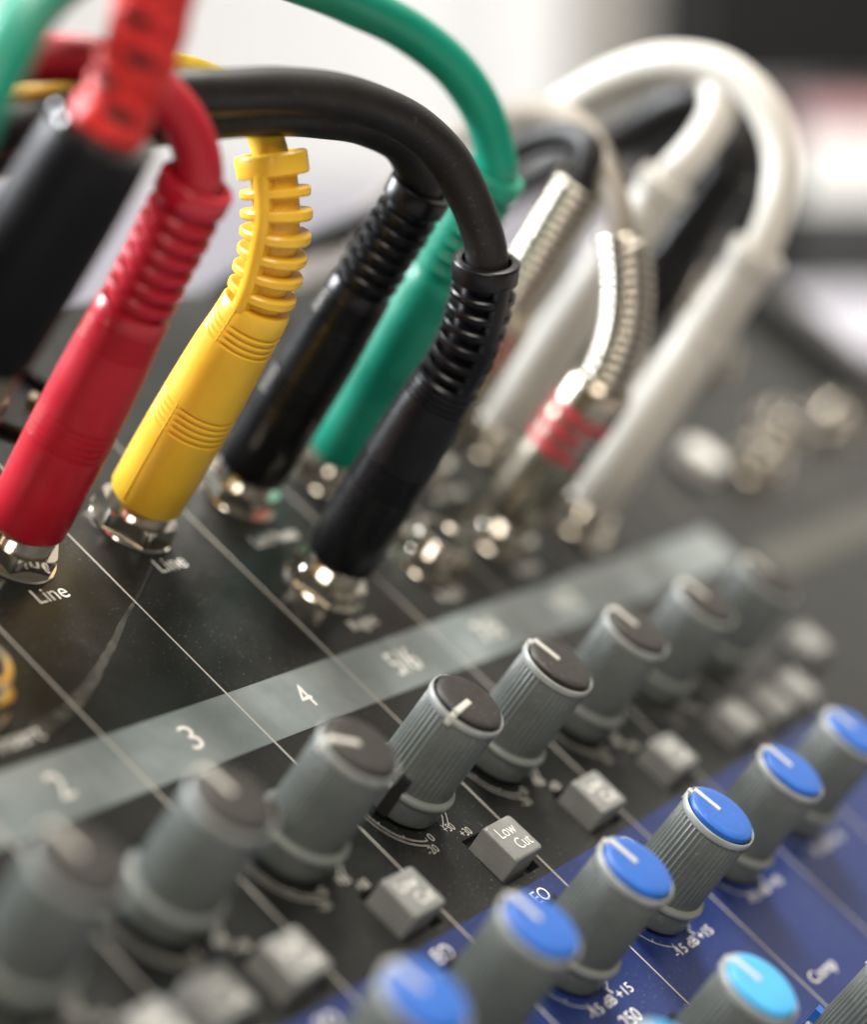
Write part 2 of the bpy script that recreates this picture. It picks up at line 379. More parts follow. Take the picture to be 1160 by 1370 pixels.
def arc(r, a0, a1, wd=0.15, z=0.09, n=48):
    mb = MB(); vs = []
    for i in range(n + 1):
        a = math.radians(a0 + (a1 - a0) * i / n)
        vs += [((r - wd / 2) * math.cos(a), (r - wd / 2) * math.sin(a), z), ((r + wd / 2) * math.cos(a), (r + wd / 2) * math.sin(a), z)]
    mb.add(vs, [(2 * i, 2 * i + 2, 2 * i + 3, 2 * i + 1) for i in range(n)]); return mb
def ticks(mb, r0, r1, angs, wd=0.15, z=0.09):
    for d in angs:
        a = math.radians(d); u = Vector((math.cos(a), math.sin(a), 0)); t = Vector((-u.y, u.x, 0)) * wd / 2; zz = Vector((0, 0, z))
        mb.add([u * r0 - t + zz, u * r0 + t + zz, u * r1 + t + zz, u * r1 - t + zz], [(0, 3, 2, 1)])
mb = arc(7.0, -102, -425 + 5); ticks(mb, 6.5, 7.0, [-102 - 31.8 * i for i in range(11)])
a2 = arc(7.75, -104, -425 + 9); mb.add(a2.v, a2.f); gain_scale = mb.mesh('dial_scale', 0)
mb = arc(6.9, -110, -420); ticks(mb, 6.3, 6.9, [-110 - 31 * i for i in range(11)]); ticks(mb, 6.9, 7.8, [-110, -60], 0.4)
eq_scale = mb.mesh('dial_scale', 0)

# knobs: one set of meshes, copied to every place
NF = 44
prof = [(5.2, 0.7), (5.45, 0.8), (5.62, 1.2), (5.75, 3.9), (6.0, 4.15), (6.06, 4.5), (5.98, 4.8), (5.6, 4.95), (5.2, 5.0)]
mb = MB(); mb.lathe(prof, 96)
NB = NF * 6
def flute(i, j):
    ph = (j % 6) / 6.0
    return -0.16 * (0.5 - 0.5 * math.cos(2 * math.pi * ph)) ** 0.6 if i in (1, 2, 3, 4) else 0
mb.lathe([(5.1, 4.9), (5.3, 5.1), (5.28, 8.0), (5.22, 12.0), (5.2, 16.6), (5.0, 16.75), (4.3, 16.75), (4.3, 16.05)], NB, mod=flute)
knob_me = mb.mesh('knob', 40); knob_me.materials.append(M['knob'])
mb = MB(); mb.lathe([(5.0, 16.5), (5.26, 16.65), (5.36, 17.0), (5.36, 17.5), (5.28, 17.70), (5.16, 17.75), (5.1, 17.68), (5.06, 17.4), (5.05, 16.2)], 72)
rim_me = mb.mesh('rim', 50); rim_me.materials.append(M['rim'])
mb = MB(); mb.lathe([(4.72, 16.4), (4.74, 18.0), (4.68, 18.2), (4.5, 18.3), (3.5, 18.36), (2.0, 18.4), (0.6, 18.4)], 56)
cap_base = mb
mb = MB(); mb.lathe([(5.7, 4.05), (6.0, 4.15), (6.1, 4.45), (6.06, 4.75), (5.9, 4.98), (5.5, 5.06)], 72); lip_me = mb.mesh('skirt_lip_highlight', 50); lip_me.materials.append(M['lip'])
mb = MB(); mb.box(0.5, 4.8, -0.45, 0.45, 17.6, 18.5, 0.12); mb.box(4.6, 5.44, -0.4, 0.4, 16.4, 17.95, 0.1); ptr_me = mb.mesh('pointer', 40); ptr_me.materials.append(M['pointer'])
mb = MB(); mb.box(4.9, 6.16, -0.8, 0.8, 0.9, 6.9); notch_base = mb; notches = {}
for k, mm in (('capk', 'black'), ('capb', 'black'), ('capc', 'black'), ('blue', 'capb')):
    me = notch_base.mesh('notch', 0); me.materials.append(M[mm]); notches[k] = me
caps = {}
for k in ('capk', 'capb', 'capc'):
    me = cap_base.mesh('cap', 40); me.materials.append(M[k]); caps[k] = me
def knob(x, y, ang, cap):
    rz = math.radians(ang)
    o = part('knob', knob_me, None, console, (x, y, random.uniform(-0.12, 0.12)), rz)
    o.rotation_euler = (random.uniform(-0.012, 0.012), random.uniform(-0.012, 0.012), rz)
    part('rim', rim_me, None, o); part('cap', caps[cap], None, o); part('pointer', ptr_me, None, o); part('notch', notches['blue' if y < -20 else cap], None, o); part('skirt_lip_highlight', lip_me, None, o)
    # the shaft collar the knob stands on
    return o
mb = MB(); mb.lathe([(4.6, -0.2), (4.6, 0.75)], 40); collar_me = mb.mesh('shaft_collar', 40); collar_me.materials.append(M['black'])
YG, YB, YC = 36.2, 6.6, -13.8
gang = {1: 92, 2: 96, 3: 150, 4: 189, 5: 101, 6: 97, 7: 101, 8: 95}
for k in range(1, 9):
    knob(KX[k], YG, gang[k], 'capk'); part('shaft_collar', collar_me, None, console, (KX[k], YG, 0))
    part('dial_scale', gain_scale, M['fine'], console, (KX[k], YG, 0))
    if k < 8:
        letter('0', KX[k] - 0.3, 29.6, 0.9, 1.3, m='fine'); letter('-20', KX[k] - 2.1, 28.0, 2.3, 1.3, m='fine')
        letter('+50', KX[k] + 4.3, 29.7, 2.3, 1.3, m='fine'); letter('+30', KX[k] + 6.5, 28.1, 2.3, 1.3, m='fine')
for k in range(1, 8):
    knob(KX[k], YB, {1: 96, 2: 98, 3: 95}.get(k, 97 + (k % 3)), 'capb'); part('shaft_collar', collar_me, None, console, (KX[k], YB, 0))
    part('dial_scale', eq_scale, M['fine'], console, (KX[k], YB, 0.0))
    letter('-15 dB +15', KX[k] + 2.2, YB - 7.3, 11.5, 1.5)
    letter('EQ', KX[k] + 8.4, 15.4, 3.6, 2.4)
for k in (2, 3, 4):
    knob(KX[k], YC, {4: 99}.get(k, 95), 'capc'); part('shaft_collar', collar_me, None, console, (KX[k], YC, 0))
    part('dial_scale', eq_scale, M['fine'], console, (KX[k], YC, 0))
    letter('250', KX[k] + 2.6, -3.9, 4.4, 2.0)
knob(KX[5] + 1.0, -24.6, 95, 'capb'); part('shaft_collar', collar_me, None, console, (KX[5] + 1.0, -24.6, 0))
letter('Comp', 131.4, -14.8, 8.2, 2.5)

# push buttons
mb = MB(); mb.box(-BW, BW, -BD, BD, -4.0, 3.25, 0.5); btn_me = mb.mesh('push_button', 45); btn_me.materials.append(M['button'])
mb = MB(); mb.box(-BW - 1.5, BW + 1.5, -BD - 1.5, BD + 1.5, -5.0, -1.75); well_me = mb.mesh('button_well', 0); well_me.materials.append(M['black'])
low = text_mesh('Low', 4.1, 1.8, z=3.31); cut = text_mesh('Cut', 3.5, 1.8, z=3.31)
low.materials.append(M['print']); cut.materials.append(M['print'])
for i, (x, y) in enumerate(BTN):
    o = part('push_button', btn_me, None, console, (x, y, random.uniform(-0.12, 0.08))); o.rotation_euler = (random.uniform(-0.015, 0.015), random.uniform(-0.015, 0.015), random.uniform(-0.02, 0.02)); part('button_well', well_me, None, console, (x, y, 0))
    part('lettering', low, None, o, (-0.35, 1.25, 0)); part('lettering', cut, None, o, (0.75, -1.15, 0))

# sockets
mb = MB()
pr = [(3.3, -3.0), (3.3, 5.2), (3.5, 5.45), (4.3, 5.45), (4.55, 5.2)]
z = 5.0
while z > 2.6: pr += [(4.62, z), (4.42, z - 0.2)]; z -= 0.42
pr += [(4.6, 2.4), (4.6, 0.0)]
mb.lathe(pr, 48); sock_me = mb.mesh('jack_socket', 30); sock_me.materials.append(M['nickel'])
def hexnut(R, z0, z1):
    mb = MB(); n = 72; vs = []; ap = R * math.cos(math.pi / 6)
    def rad(a): return ap / math.cos((a + math.pi / 6) % (math.pi / 3) - math.pi / 6)
    chf = R * 0.94
    rows = [(4.5, z1), (chf * 0.92, z1)] ; out = []
    for j in range(n):
        a = 2 * math.pi * j / n; h = rad(a); cut_ = max(0.0, (h - chf)) * 0.9
        out.append([(4.4, z1), (min(h, chf), z1), (h, z1 - cut_ - 0.12), (h, z0 + 0.1), (h - 0.1, z0)])
    m_ = len(out[0]); vs = [(r_ * math.cos(2 * math.pi * j / n), r_ * math.sin(2 * math.pi * j / n), zz) for j in range(n) for r_, zz in out[j]]
    fs = [(j * m_ + i, j * m_ + i + 1, ((j + 1) % n) * m_ + i + 1, ((j + 1) % n) * m_ + i) for j in range(n) for i in range(m_ - 1)]
    mb.add(vs, fs); me = mb.mesh('hex_nut', 25); bm_fix(me); return me
nut_me = hexnut(6.1, 0.35, 2.9); nut_me.materials.append(M['nickel'])
mb = MB(); mb.lathe([(4.4, 0.02), (6.35, 0.02), (6.4, 0.2), (6.25, 0.4), (4.4, 0.4)], 56); wash_me = mb.mesh('washer', 30); wash_me.materials.append(M['nickel'])
mb = MB(); mb.lathe([(3.26, -2.0), (3.26, 4.7)], 32); hole_me = mb.mesh('socket_bore', 0); hole_me.materials.append(M['black'])
def socket(x, y, rz=0.0):
    o = part('jack_socket', sock_me, None, console, (x, y, 0), rz)
    part('hex_nut', nut_me, None, o, rz=random.uniform(0, 1)); part('washer', wash_me, None, o); part('socket_bore', hole_me, None, o)
JACKS = dict(x=(36.5, 94), red=(63, 90.8), yel=(88, 91.1), A=(114, 92.2), B=(112.8, 72.2), G=(137.5, 91.5), e78=(140, 71.0),
             rb=(163.2, 71.5), rb1=(163.5, 91), w1=(188.5, 91), w2=(190, 70), k9=(213, 91), ins2=(35.8, 71.8), ins1=(13, 71.2))
for p_ in JACKS.values(): socket(*p_)
for p_ in ((268, 69.5), (293, 76.5), (323, 74.5), (300, 101), (330, 121), (238, 93), (262, 94)): socket(*p_)
# round microphone sockets behind the line sockets
mb = MB(); mb.lathe([(9.6, 0.0), (9.6, 1.4), (9.2, 1.9), (8.4, 2.0), (8.1, 1.6), (8.0, 0.25), (0.3, 0.25)], 56); xlr_me = mb.mesh('microphone_socket', 30); xlr_me.materials.append(M['blackp'])
mb = MB()
for a in (90, 210, 330): mb.lathe([(0.9, 0.2), (0.9, 1.9), (0.6, 2.2)], 16, 4 * math.cos(math.radians(a)), 4 * math.sin(math.radians(a)))
pin_me = mb.mesh('contact', 30); pin_me.materials.append(M['brass'])
for k in (3, 4):
    o = part('microphone_socket', xlr_me, None, console, (25 * k - 12.5, 118, 0)); part('contact', pin_me, None, o)
# phono sockets of the tape section
for x, y, mm in ((247.5, 74.2, 'rca_w'),):
    mb = MB(); mb.lathe([(4.6, 0), (4.6, 3.2), (4.3, 3.6), (3.2 if mm == 'rca_r' else 0.3, 3.6)], 40); o = cpart('phono_socket', mb, M[mm], (x, y, 0))
    if mm == 'rca_w': continue
    mb = MB(); mb.lathe([(3.0, 0), (3.0, 6.0), (2.6, 6.2), (2.2, 6.2), (2.2, 3.8), (0.4, 3.8)], 32); part('contact', mb.mesh('contact', 30), M['nickel'], o)
# scuff: a curved smear across two strips
mb = MB(); pts = [(41, 63.6, 2.1), (46, 64.5, 1.9), (52.7, 66.5, 1.5), (59, 69.5, 1.1), (64.5, 72.3, 0.85), (70.1, 75.5, 0.5), (77, 79.0, 0.22), (84.2, 83.1, 0.14)]
cv = Path([(x, y, 0) for x, y, _ in pts], step=1.0); vs = []; n = 60
for i in range(n + 1):
    c0, t0, u0 = cv.at(cv.L * i / n); nn = Vector((-t0.y, t0.x, 0)); f = i / n * (len(pts) - 1); q = min(int(f), len(pts) - 2); wd = pts[q][2] + (pts[q + 1][2] - pts[q][2]) * (f - q)
    wd *= 0.56 * (0.85 + 0.3 * random.random()); vs += [tuple(c0 + nn * wd + Vector((0, 0, 0.07))), tuple(c0 - nn * wd + Vector((0, 0, 0.07)))]
mb.add(vs, [(2 * i, 2 * i + 1, 2 * i + 3, 2 * i + 2) for i in range(n)]); cpart('scuff_mark', mb, M['scuff'], smooth=0)

# ------------------------------------------------------------------ moulded jack plugs
def grooves(prof, centre, count, gap, depth=0.36):
    """cut fine rings into a (distance, radius) profile"""
    def rad(d):
        for (a, ra), (b_, rb) in zip(prof, prof[1:]):
            if a <= d <= b_: return ra + (rb - ra) * (d - a) / max(1e-6, b_ - a)
        return prof[-1][1]
    ds = []
    for k in range(count):
        c0 = centre + (k - (count - 1) / 2) * gap
        ds += [(c0 - 0.32, 0), (c0 - 0.12, -depth), (c0 + 0.12, -depth), (c0 + 0.32, 0)]
    keep = [(d, r_) for d, r_ in prof if d < ds[0][0] or d > ds[-1][0]]
    return sorted(keep + [(d, rad(d) + o_) for d, o_ in ds])

def moulded_plug(name, label, base, axis, bend, cord, mbody, mcord, spine, body_end=39.0, cr=2.85, scale=1.0, fins=6, finr=4.5, core_r=3.0, fth=0.24, group=None, seam=True):
    base3 = Vector((base[0], base[1], 0)); ax = Vector(axis).normalized()
    t = thing(name, label, 'audio cable', tuple(base3), group)
    top = base3 + ax * body_end
    path = Path([base3, base3 + ax * 10, base3 + ax * 20, base3 + ax * 30, top] + [Vector(p) for p in bend])
    q = scale
    prof = [(5.0, 3.0), (5.02, 4.9 * q), (5.2, 5.2 * q), (5.6, 5.34 * q), (12, 5.4 * q), (17, 5.4 * q), (22, 5.33 * q), (27, 5.2 * q), (31, 5.04 * q), (35, 4.82 * q), (37.0, 4.72 * q), (body_end - 0.5, 4.62 * q), (body_end, 4.4 * q), (body_end + 0.02, 2.9)]
    prof = grooves(prof, 20.5, 5, 0.95); prof = grooves(prof, 35.0, 4, 0.9)
    mb = MB(); sweep(mb, path, prof, base3, 64); part('plug_body', mb.mesh('plug_body', 30), mbody, t)
    # metal sleeve inside the socket
    mb = MB(); sweep(mb, path, [(-1.5, 3.0), (5.2, 3.0)], base3, 32); part('metal_sleeve', mb.mesh('metal_sleeve', 30), M['nickel'], t)
    # bend relief: core, fins, two spines, open collar
    L = path.L; core = cordprof(path, core_r, body_end - 0.5, 0.5)
    core = [(d, r_) for d, r_ in core if d < L - 1.2] 
    mb = MB(); sweep(mb, path, core, base3, 40); rel = part('bend_relief', mb.mesh('bend_relief', 40), mbody, t)
    c0, c1 = L - 3.0, L
    mb = MB(); R_ = finr + 0.05
    sweep(mb, path, [(c0, 3.0), (c0 + 0.05, R_ - 0.25), (c0 + 0.25, R_), (c1 - 0.3, R_ + 0.05), (c1 - 0.05, R_ - 0.15), (c1, R_ - 0.35), (c1, 3.45), (c1 - 1.6, 3.3), (c1 - 1.7, 2.8)], base3, 56, cap=False)
    part('collar', mb.mesh('collar', 40), mbody, rel)
    s0, s1 = body_end + 1.5, c0 - 0.9; sp = (s1 - s0) / (fins - 0.5)
    for k in range(fins):
        d = s0 + sp * k + 0.2; th = sp * fth; rr = finr + (0.05 * math.sin(k * 2.1))
        mb = MB(); sweep(mb, path, [(d - th, 3.0), (d - th, rr - 0.2), (d - th * 0.6, rr), (d + th * 0.6, rr), (d + th, rr - 0.2), (d + th, 3.0)], base3, 48, cap=False)
        part('fin', mb.mesh('fin', 30), mbody, rel)
    for sg in ((1, -1) if spine else ()):
        mb = MB(); vs = []; nn = 40; hw = 1.0
        for i in range(nn + 1):
            d = body_end - 0.4 + (c0 + 0.6 - body_end + 0.4) * i / nn
            c, tt, u = path.at(d); v_ = Vector(spine) * sg; v_ = (v_ - tt * v_.dot(tt)).normalized(); sd = tt.cross(v_)
            for a_, rr in ((-hw, 2.7), (-hw, finr - 0.12), (-hw * 0.5, finr + 0.12), (-0.12, finr + 0.2), (0.12, finr + 0.2), (hw * 0.5, finr + 0.12), (hw, finr - 0.12), (hw, 2.7)):
                vs.append(tuple(c - base3 + sd * a_ + v_ * rr))
        fs = [(i * 8 + j, i * 8 + (j + 1) % 8, (i + 1) * 8 + (j + 1) % 8, (i + 1) * 8 + j) for i in range(nn) for j in range(8)]
        fs += [tuple(range(8)), tuple(range(nn * 8 + 7, nn * 8 - 1, -1))]
        mb.add(vs, fs); me = mb.mesh('spine', 40); bm_fix(me); part('spine', me, mbody, rel)
    if seam:   # mould seam running down the body under the spine
        mb = MB(); vs = []; nn = 40
        for i in range(nn + 1):
            d = 5.8 + (body_end - 6.2) * i / nn; c, tt, u = path.at(d); v_ = Vector(spine); v_ = (v_ - tt * v_.dot(tt)).normalized(); sd = tt.cross(v_)
            r_ = 5.4 * q if d < 17 else 5.4 * q + (4.62 * q - 5.4 * q) * ((d - 17) / (body_end - 17)) ** 1.3
            for a_, dr in ((-0.14, -0.1), (0, 0.06), (0.14, -0.1)): vs.append(tuple(c - base3 + sd * a_ + v_ * (r_ + dr)))
        mb.add(vs, [(i * 3 + j, i * 3 + j + 1, (i + 1) * 3 + j + 1, (i + 1) * 3 + j) for i in range(nn) for j in range(2)])
        part('mould_seam', mb.mesh('mould_seam', 60), mbody, t)
    e, te, _ = path.at(L)
    cpath = Path([e - te * 6, e - te * 2, e] + [Vector(p) + Vector([random.uniform(-0.22, 0.22) for _ in range(3)]) for p in cord[1:]])
    mb = MB(); sweep(mb, cpath, cordprof(cpath, cr, 0, 0.9, 0.012), base3, 36); part('cord', mb.mesh('cord', 60), mcord, t)
    return t

TOCAM = Vector((-0.85, -0.32, 0.42))
red_cord = [(61.1, 92.4, 56.1), (60.4, 94.4, 60.0), (58.8, 97.4, 62.2), (56.9, 101.4, 63.8), (55.2, 105.5, 63.5), (51.9, 109.2, 62.0), (48.1, 112.8, 59.3), (42.5, 116.2, 55.2), (36.8, 118.5, 47.8), (8, 121, 38), (-40, 125, 27), (-84, 130, 12), (-100, 135, -45)]
moulded_plug('red_cable', 'glossy red jack plug and cord in the third channel line socket', JACKS['red'], (-0.0332, 0.0301, 0.999),
             [(61.5, 92.1, 45.0), (61.3, 92.3, 51.0), (61.05, 92.5, 57.0)], red_cord, M['red'], M['redcord'], None, seam=False, core_r=3.55, fth=0.31)
yel_cord = [(83.6, 98.6, 56.3), (83.3, 101.2, 57.9), (82.0, 104.8, 60.0), (79.7, 108.6, 60.2), (75.1, 111.6, 59.5), (67.6, 113.2, 57.8), (58.5, 112.8, 56.0), (52.6, 112.5, 53.9), (48.0, 113.4, 50.1), (40.0, 114.0, 43.8), (10, 128, 33), (-40, 134, 20), (-90, 140, 6), (-104, 144, -45)]
moulded_plug('yellow_cable', 'bright yellow jack plug with open ladder-like bend relief beside the red plug', JACKS['yel'], (-0.0641, -0.018, 0.9978),
             [(85.1, 91.6, 44.5), (84.5, 93.4, 49.4), (84.1, 96.1, 53.3), (83.6, 98.8, 56.5)], yel_cord, M['yellow'], M['yellowcord'], (-1.0, 0.0, 0.30), cr=2.3, finr=4.6, core_r=3.0, fth=0.23)
A_cord = [(112.4, 91.7, 54.6), (110.9, 93.3, 57.7), (106.9, 95.6, 60.6), (100.6, 98.1, 61.7), (91.8, 99.7, 61.7), (81.7, 100.6, 61.1), (72.2, 100.4, 60.7), (64.0, 101.4, 59.1), (56.1, 104.8, 55.3), (51.3, 107.1, 52.0), (46.0, 109.7, 47.9), (39.6, 112.4, 41.8), (10, 111, 30), (-40, 112, 18), (-86, 116, 8), (-101, 120, -45)]
moulded_plug('black_cable', 'black jack plug with straight relief between the yellow plug and the green plug', JACKS['A'], (-0.0295, -0.0068, 0.9995),
             [(112.67, 91.9, 45.0), (112.5, 91.85, 50.5), (112.3, 91.9, 56.0)], A_cord, M['blackp'], M['blackcord'], None, seam=False, core_r=3.5, fth=0.29)
B_cord = [(108.9, 76.6, 55.3), (108.2, 78.9, 58.0), (106.2, 82.5, 61.5), (102.8, 86.5, 64.5), (97.7, 90.4, 66.7), (91.1, 93.6, 67.6), (84.1, 96.1, 67.4), (75.9, 98.1, 66.5), (66.8, 98.9, 65.3), (59.0, 100.8, 62.9), (51.3, 103.9, 59.0), (46.4, 105.8, 55.4), (41.6, 107.7, 51.9), (35.3, 110.0, 45.7), (6, 103, 34), (-40, 104, 22), (-82, 108, 10), (-99, 112, -45)]
moulded_plug('black_cable', 'black jack plug with upward-bent relief in front of the green plug', JACKS['B'], (0.0039, 0.0324, 0.9995),
             [(111.7, 73.6, 44.0), (110.5, 74.9, 50.1), (109.0, 76.6, 55.3)], B_cord, M['blackp'], M['blackcord'], (-0.35, -0.85, 0.3), body_end=37.4, seam=False)
G_cord = [(134.5, 93.5, 56.8), (134.1, 95.9, 60.0), (132.5, 99.7, 63.1), (128.6, 105.2, 66.6), (122.7, 111.0, 68.5), (112.1, 115.7, 69.6), (97.7, 118.2, 70.9), (78.9, 117.6, 72.8), (60.0, 113.8, 74.7), (43.4, 108.0, 74.6), (30.6, 101.8, 72.7), (24.1, 97.6, 68.4), (18.3, 93.4, 60.7), (13.5, 89.7, 50.6), (0, 88, 42), (-38, 90, 32), (-80, 93, 18), (-98, 96, -45)]
moulded_plug('green_cable', 'teal green jack plug whose cord arches high over the other plugs', JACKS['G'], (-0.052, 0.0358, 0.998),
             [(135.2, 93.1, 45.0), (134.9, 93.3, 51.0), (134.5, 93.6, 57.0)], G_cord, M['green'], M['green'], None, cr=3.05, seam=False, core_r=3.7, fth=0.33)

# ------------------------------------------------------------------ big black plug with red boot
def plain(name, label, key, axis, L, body, boot, cord, cr, mb_body, m_boot, m_cord, cat='audio cable', bootprof=None, n=56, bootmod=None):
    base3 = Vector((*JACKS[key], 0)); ax = Vector(axis).normalized(); t = thing(name, label, cat, tuple(base3))
    path = Path([base3, base3 + ax * (L * 0.33), base3 + ax * (L * 0.66), base3 + ax * L] + [Vector(p) for p in boot])
    mb = MB(); sweep(mb, path, body, base3, n); part('plug_body', mb.mesh('plug_body', 30), mb_body, t)
    mb = MB(); sweep(mb, path, [(-1.5, 3.0), (body[0][0] + 0.4, 3.0)], base3, 32); part('metal_sleeve', mb.mesh('metal_sleeve', 30), M['nickel'], t)
    if bootprof:
        mb = MB(); sweep(mb, path, bootprof(path), base3, 44, mod=bootmod); part('bend_relief', mb.mesh('bend_relief', 30), m_boot, t)
    if cord:
        e, te, _ = path.at(path.L); cp = Path([e - te * 5, e - te * 2, e] + [Vector(p) for p in cord])
        mb = MB(); sweep(mb, cp, cordprof(cp, cr, 0, 0.9, 0.01), base3, 36); part('cord', mb.mesh('cord', 60), m_cord, t)
    return t, path, base3
xb = [(38.7, 92.5, 68.4), (37.5, 92.4, 74.8), (35.2, 93.0, 82.5), (32.7, 93.1, 91.9)]
def xboot(p):
    s0 = 63.0; out = [(s0, 4.0), (s0 + 0.2, 4.4), (s0 + 3, 4.3)]; d = s0 + 4
    while d < p.L - 1.5: out += [(d, 4.05), (d + 0.6, 4.0), (d + 0.7, 3.75), (d + 1.3, 3.75), (d + 1.4, 4.0)]; d += 2.4
    return out + [(p.L, 3.6)]
t, path, b3 = plain('black_plug_cable', 'big black barrel plug with a bright red ribbed boot on top', 'x', (0.0318, -0.0253, 0.9992), 65.1,
      [(33.5, 5.4), (34, 6.1), (35.5, 6.5), (44, 6.6), (54, 6.5), (60, 6.3), (62.5, 6.15), (63.5, 5.8), (64.2, 5.0), (64.3, 3.8)], xb,
      [(30.0, 93.0, 101.0), (22.0, 95.0, 112.0), (2, 104, 116), (-35, 118, 98), (-80, 132, 45), (-102, 140, -45)], 2.8, M['mattblack'], M['orange'], M['redcord'], bootprof=xboot, bootmod=lambda d, a: 1 + 0.035 * math.sin(3 * a + 1.7 * d) + 0.03 * math.sin(7 * a - 2.3 * d))
mb = MB(); sweep(mb, path, [(5.2, 3.4), (5.3, 5.6), (22, 5.9), (26, 6.0), (27, 6.35), (30, 6.4), (30.6, 6.1), (33.0, 6.1), (33.8, 6.0), (33.9, 4)], b3, 56); part('metal_collar', mb.mesh('metal_collar', 30), M['brass'], t)
mb = MB(); sweep(mb, path, [(63.2, 5.0), (63.3, 6.0), (63.9, 6.15), (64.5, 6.0), (64.7, 4.2)], b3, 72, mod=lambda d, a: 1 + 0.02 * math.sin(18 * a)); part('clamp_ring', mb.mesh('clamp_ring', 20), M['glossblack'], t)
for d, ang in ((67.5, 0.35), (71.0, -0.45), (75.5, 0.2), (80.0, -0.2)):
    c, tt, u = path.at(d); v_ = (TOCAM - tt * TOCAM.dot(tt)).normalized(); v_ = Matrix.Rotation(ang, 3, tt) @ v_; sd = tt.cross(v_)
    mb = MB(); mb.add([tuple(c - b3 + v_ * 4.15 + sd * (1.7 * math.cos(a)) + tt * (0.8 * math.sin(a))) for a in [k * math.pi / 8 for k in range(16)]] +
                      [tuple(c - b3 + v_ * 3.4 + sd * (1.7 * math.cos(a)) + tt * (0.7 * math.sin(a))) for a in [k * math.pi / 8 for k in range(16)]],
                      [tuple(range(16))] + [(k, (k + 1) % 16, (k + 1) % 16 + 16, k + 16) for k in range(16)])
    part('vent_hole', mb.mesh('vent_hole', 0), M['black'], t)

# ------------------------------------------------------------------ metal plugs with spring reliefs
def springprof(s0, rr):      # dark core inside the coil
    return lambda p: [(d, rr - 0.75) for d in [s0 + (p.L - s0) * i / 24 for i in range(25)]]
def coil(t, path, base3, s0, rr, pitch=1.5, wire=0.6):
    mb = MB(); m = 26; L = path.L - s0; turns = L / pitch; n = int(turns * m); vs = []; q = 8
    for i in range(n + 1):
        a = 2 * math.pi * i / m; c, tt, u = path.at(s0 + pitch * i / m); b_ = tt.cross(u)
        rad = u * math.cos(a) + b_ * math.sin(a); o = c - base3 + rad * rr
        for k in range(q):
            f = 2 * math.pi * k / q; vs.append(tuple(o + rad * (wire * math.cos(f)) + tt * (wire * math.sin(f))))
    fs = [(i * q + k, i * q + (k + 1) % q, (i + 1) * q + (k + 1) % q, (i + 1) * q + k) for i in range(n) for k in range(q)]
    mb.add(vs, fs); me = mb.mesh('coil_spring', 80); bm_fix(me); part('coil_spring', me, M['spring'], t)
rbt, path, b3 = plain('metal_plug_cable', 'steel barrel plug with three red rings and curved spring relief', 'rb', (0.007, 0.002, 1.0), 33.4,
      [(5.0, 3.5), (5.1, 5.0), (6, 5.4), (12, 5.5), (30.5, 5.5), (32.0, 5.2), (33.0, 4.4), (33.4, 3.6)], [(163.7, 73.5, 40.1), (163.2, 76.9, 46.3), (162.1, 82.3, 53.1)],
      [(163.3, 86.8, 56.4), (165.6, 92.5, 58.3), (172.5, 99.4, 58.4), (182.0, 108.9, 56.1), (195.8, 120.3, 49.8), (212, 134, 38), (228, 150, 14), (240, 165, -30)], 2.3, M['steel'], M['chassis'], M['taupe'], bootprof=springprof(33.2, 3.7))
coil(rbt, path, b3, 33.0, 3.7)
for d in (20.2, 23.4, 26.6):
    mb = MB(); sweep(mb, path, [(d - 1.0, 5.45), (d - 0.9, 5.58), (d + 0.9, 5.58), (d + 1.0, 5.45)], b3, 56, cap=False); part('red_ring', mb.mesh('red_ring', 40), M['band_red'], rbt)
rb1t, path1, b31 = plain('metal_plug_cable', 'steel barrel plug with straight silver spring relief behind the bent black plug', 'rb1', (-0.008, 0.036, 0.999), 34.0,
      [(5.0, 3.5), (5.1, 5.0), (6, 5.4), (12, 5.5), (29.5, 5.5), (30.5, 4.9), (33.0, 4.7), (33.6, 3.6)], [(163.2, 92.4, 40), (163.15, 92.7, 48), (163.1, 93.0, 55.9)],
      [(163.2, 94.8, 59.9), (165.9, 99.6, 59.3), (170.1, 106.2, 53.8), (174.7, 112.7, 44.3), (176.1, 120.0, 33.6), (174.7, 126.3, 23.5), (172.0, 133.5, 12.0), (168, 142, -5), (165, 150, -40)], 2.2, M['steel'], M['chassis'], M['blackcord'], bootprof=springprof(33.2, 3.8))

coil(rb1t, path1, b31, 33.0, 3.8)

# ------------------------------------------------------------------ white and far black plugs
def ribboot(s0, r0, r1):
    def f(p):
        out = [(s0, r0 + 0.3), (s0 + 0.4, r0 + 0.4)]; d = s0 + 1.2
        while d < p.L - 2.6:
            k = (d - s0) / (p.L - s0); r_ = r0 + (r1 - r0) * k; out += [(d, r_), (d + 0.9, r_), (d + 1.0, r_ - 0.4), (d + 1.6, r_ - 0.4), (d + 1.7, r_)]; d += 1.9
        return out + [(p.L - 2.6, r1 + 0.6), (p.L - 0.2, r1 + 0.55), (p.L, r1 + 0.1)]
    return f
wbody = [(5.0, 3.2), (5.1, 4.5), (6, 4.9), (14, 5.0), (24, 4.9), (32, 4.6), (40, 4.35), (40.5, 4.2)]
plain('white_cable', 'off-white jack plug in the lower socket row beside the red-ringed plug', 'w2', (-0.006, 0.019, 1.0), 40,
      wbody, [(189.7, 71.0, 49), (189.7, 71.2, 57.5)], [(191.1, 73.6, 64.6), (193.5, 78.9, 71.1), (194.9, 87.0, 75.2), (195.9, 96.4, 75.0), (197.3, 105.6, 70.3), (201.3, 114.2, 61.2), (206.8, 121.5, 49.2), (215.2, 129.2, 35.4), (231.0, 142.0, 16.0), (245, 156, -30)],
      3.0, M['white'], M['white'], M['whitecord'], bootprof=ribboot(40, 4.5, 4.15))
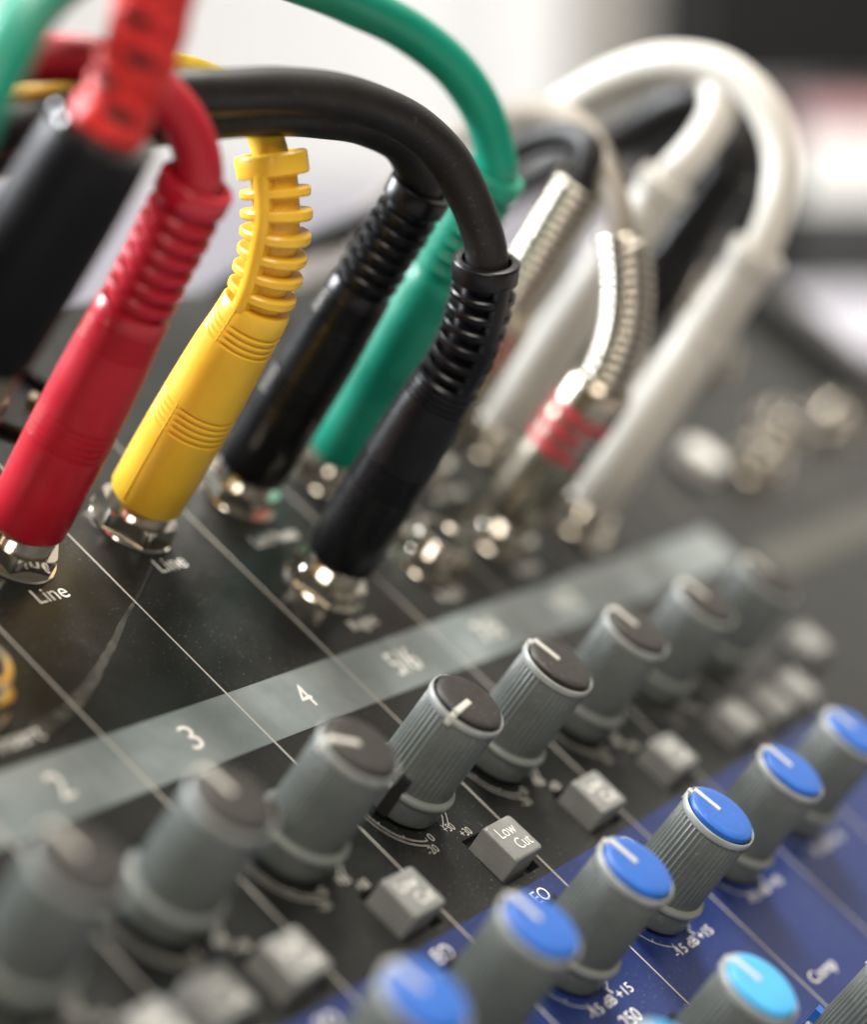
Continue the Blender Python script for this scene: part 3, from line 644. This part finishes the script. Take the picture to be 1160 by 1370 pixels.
plain('white_cable', 'off-white jack plug in the upper socket row behind the red-ringed plug', 'w1', (0.011, -0.001, 1.0), 40,
      wbody, [(189.0, 90.9, 49), (189.2, 90.9, 57.1)], [(191.7, 90.7, 64.2), (194.8, 92.5, 69.7), (197.9, 97.2, 72.3), (200.4, 104.1, 70.6), (205.3, 112.9, 63.4), (210.9, 120.7, 52.2), (221.3, 131.6, 35.0), (232.8, 142.8, 14.0), (244, 152, -30)],
      3.0, M['white'], M['white'], M['whitecord'], bootprof=ribboot(40, 4.5, 4.15))
plain('black_cable', 'matt black jack plug standing behind the two off-white plugs', 'k9', (-0.01, -0.005, 1.0), 40,
      [(5.0, 3.2), (5.1, 5.4), (6, 6.0), (20, 6.2), (36, 6.0), (40.5, 5.4)], [(212.7, 90.8, 49), (213.2, 91.0, 58.7)], [(215.6, 94.0, 65.0), (217.6, 100.2, 66.8), (217.6, 106.6, 62.2), (220.3, 111.9, 54.5), (225.7, 117.5, 46.1), (234.0, 128.8, 30.7), (243, 145, 5), (250, 158, -40)],
      3.6, M['blackp'], M['blackp'], M['blackcord'], bootprof=ribboot(40, 5.2, 4.4))

# ------------------------------------------------------------------ blurred things behind
def label(o, lab, cat): o['label'] = lab; o['category'] = cat
def px(u, v, dist):
    """right offset and height of a direction of view at a level distance (metres)"""
    d = T3 @ (rgt * ((u - 580) / 3016) + dwn * ((v - 685) / 3016) + fwd); h = d.dot(HD)
    return d.dot(RT) / h * dist, CAMP.z + d.z / h * dist
def behind(name, m, u0, v0, u1, v1, d0, d1, lab, cat, zfloor=None):
    r0, zt = px(u0, v0, d0); r1, zb = px(u1, v1, d0)
    o = wbox(name, m, d0, d1, r0, r1, zb if zfloor is None else zfloor, zt); label(o, lab, cat); return o

FZ = DESKZ - 0.75
behind('storage_cabinet', M['lilac'], -700, 246, 840, 600, 1.55, 2.0, 'long pale lilac cabinet far behind the mixer', 'cabinet', FZ)
behind('equipment_rack', M['greyc'], 1010, 272, 1700, 600, 1.25, 1.65, 'grey equipment rack far behind the right end of the mixer', 'equipment rack', FZ)
behind('side_table', M['lilac2'], 850, 470, 1700, 700, 0.78, 1.14, 'low pale table top showing past the right end of the mixer', 'table', FZ)
behind('instrument_case', M['dark'], 845, 150, 1058, 600, 1.12, 1.2, 'upright black instrument case seen between the arching white cords', 'case', FZ)
behind('white_box', M['whitec'], 1070, 180, 1500, 272, 1.3, 1.6, 'white box on the grey equipment rack', 'box')
behind('folded_cloth', M['pink'], 1100, 140, 1300, 178, 1.34, 1.5, 'pink folded cloth lying on the white box', 'cloth')
behind('loudspeaker', M['dark'], 940, -260, 1700, 108, 2.0, 2.5, 'tall dark loudspeaker cabinet against the pale wall', 'loudspeaker')
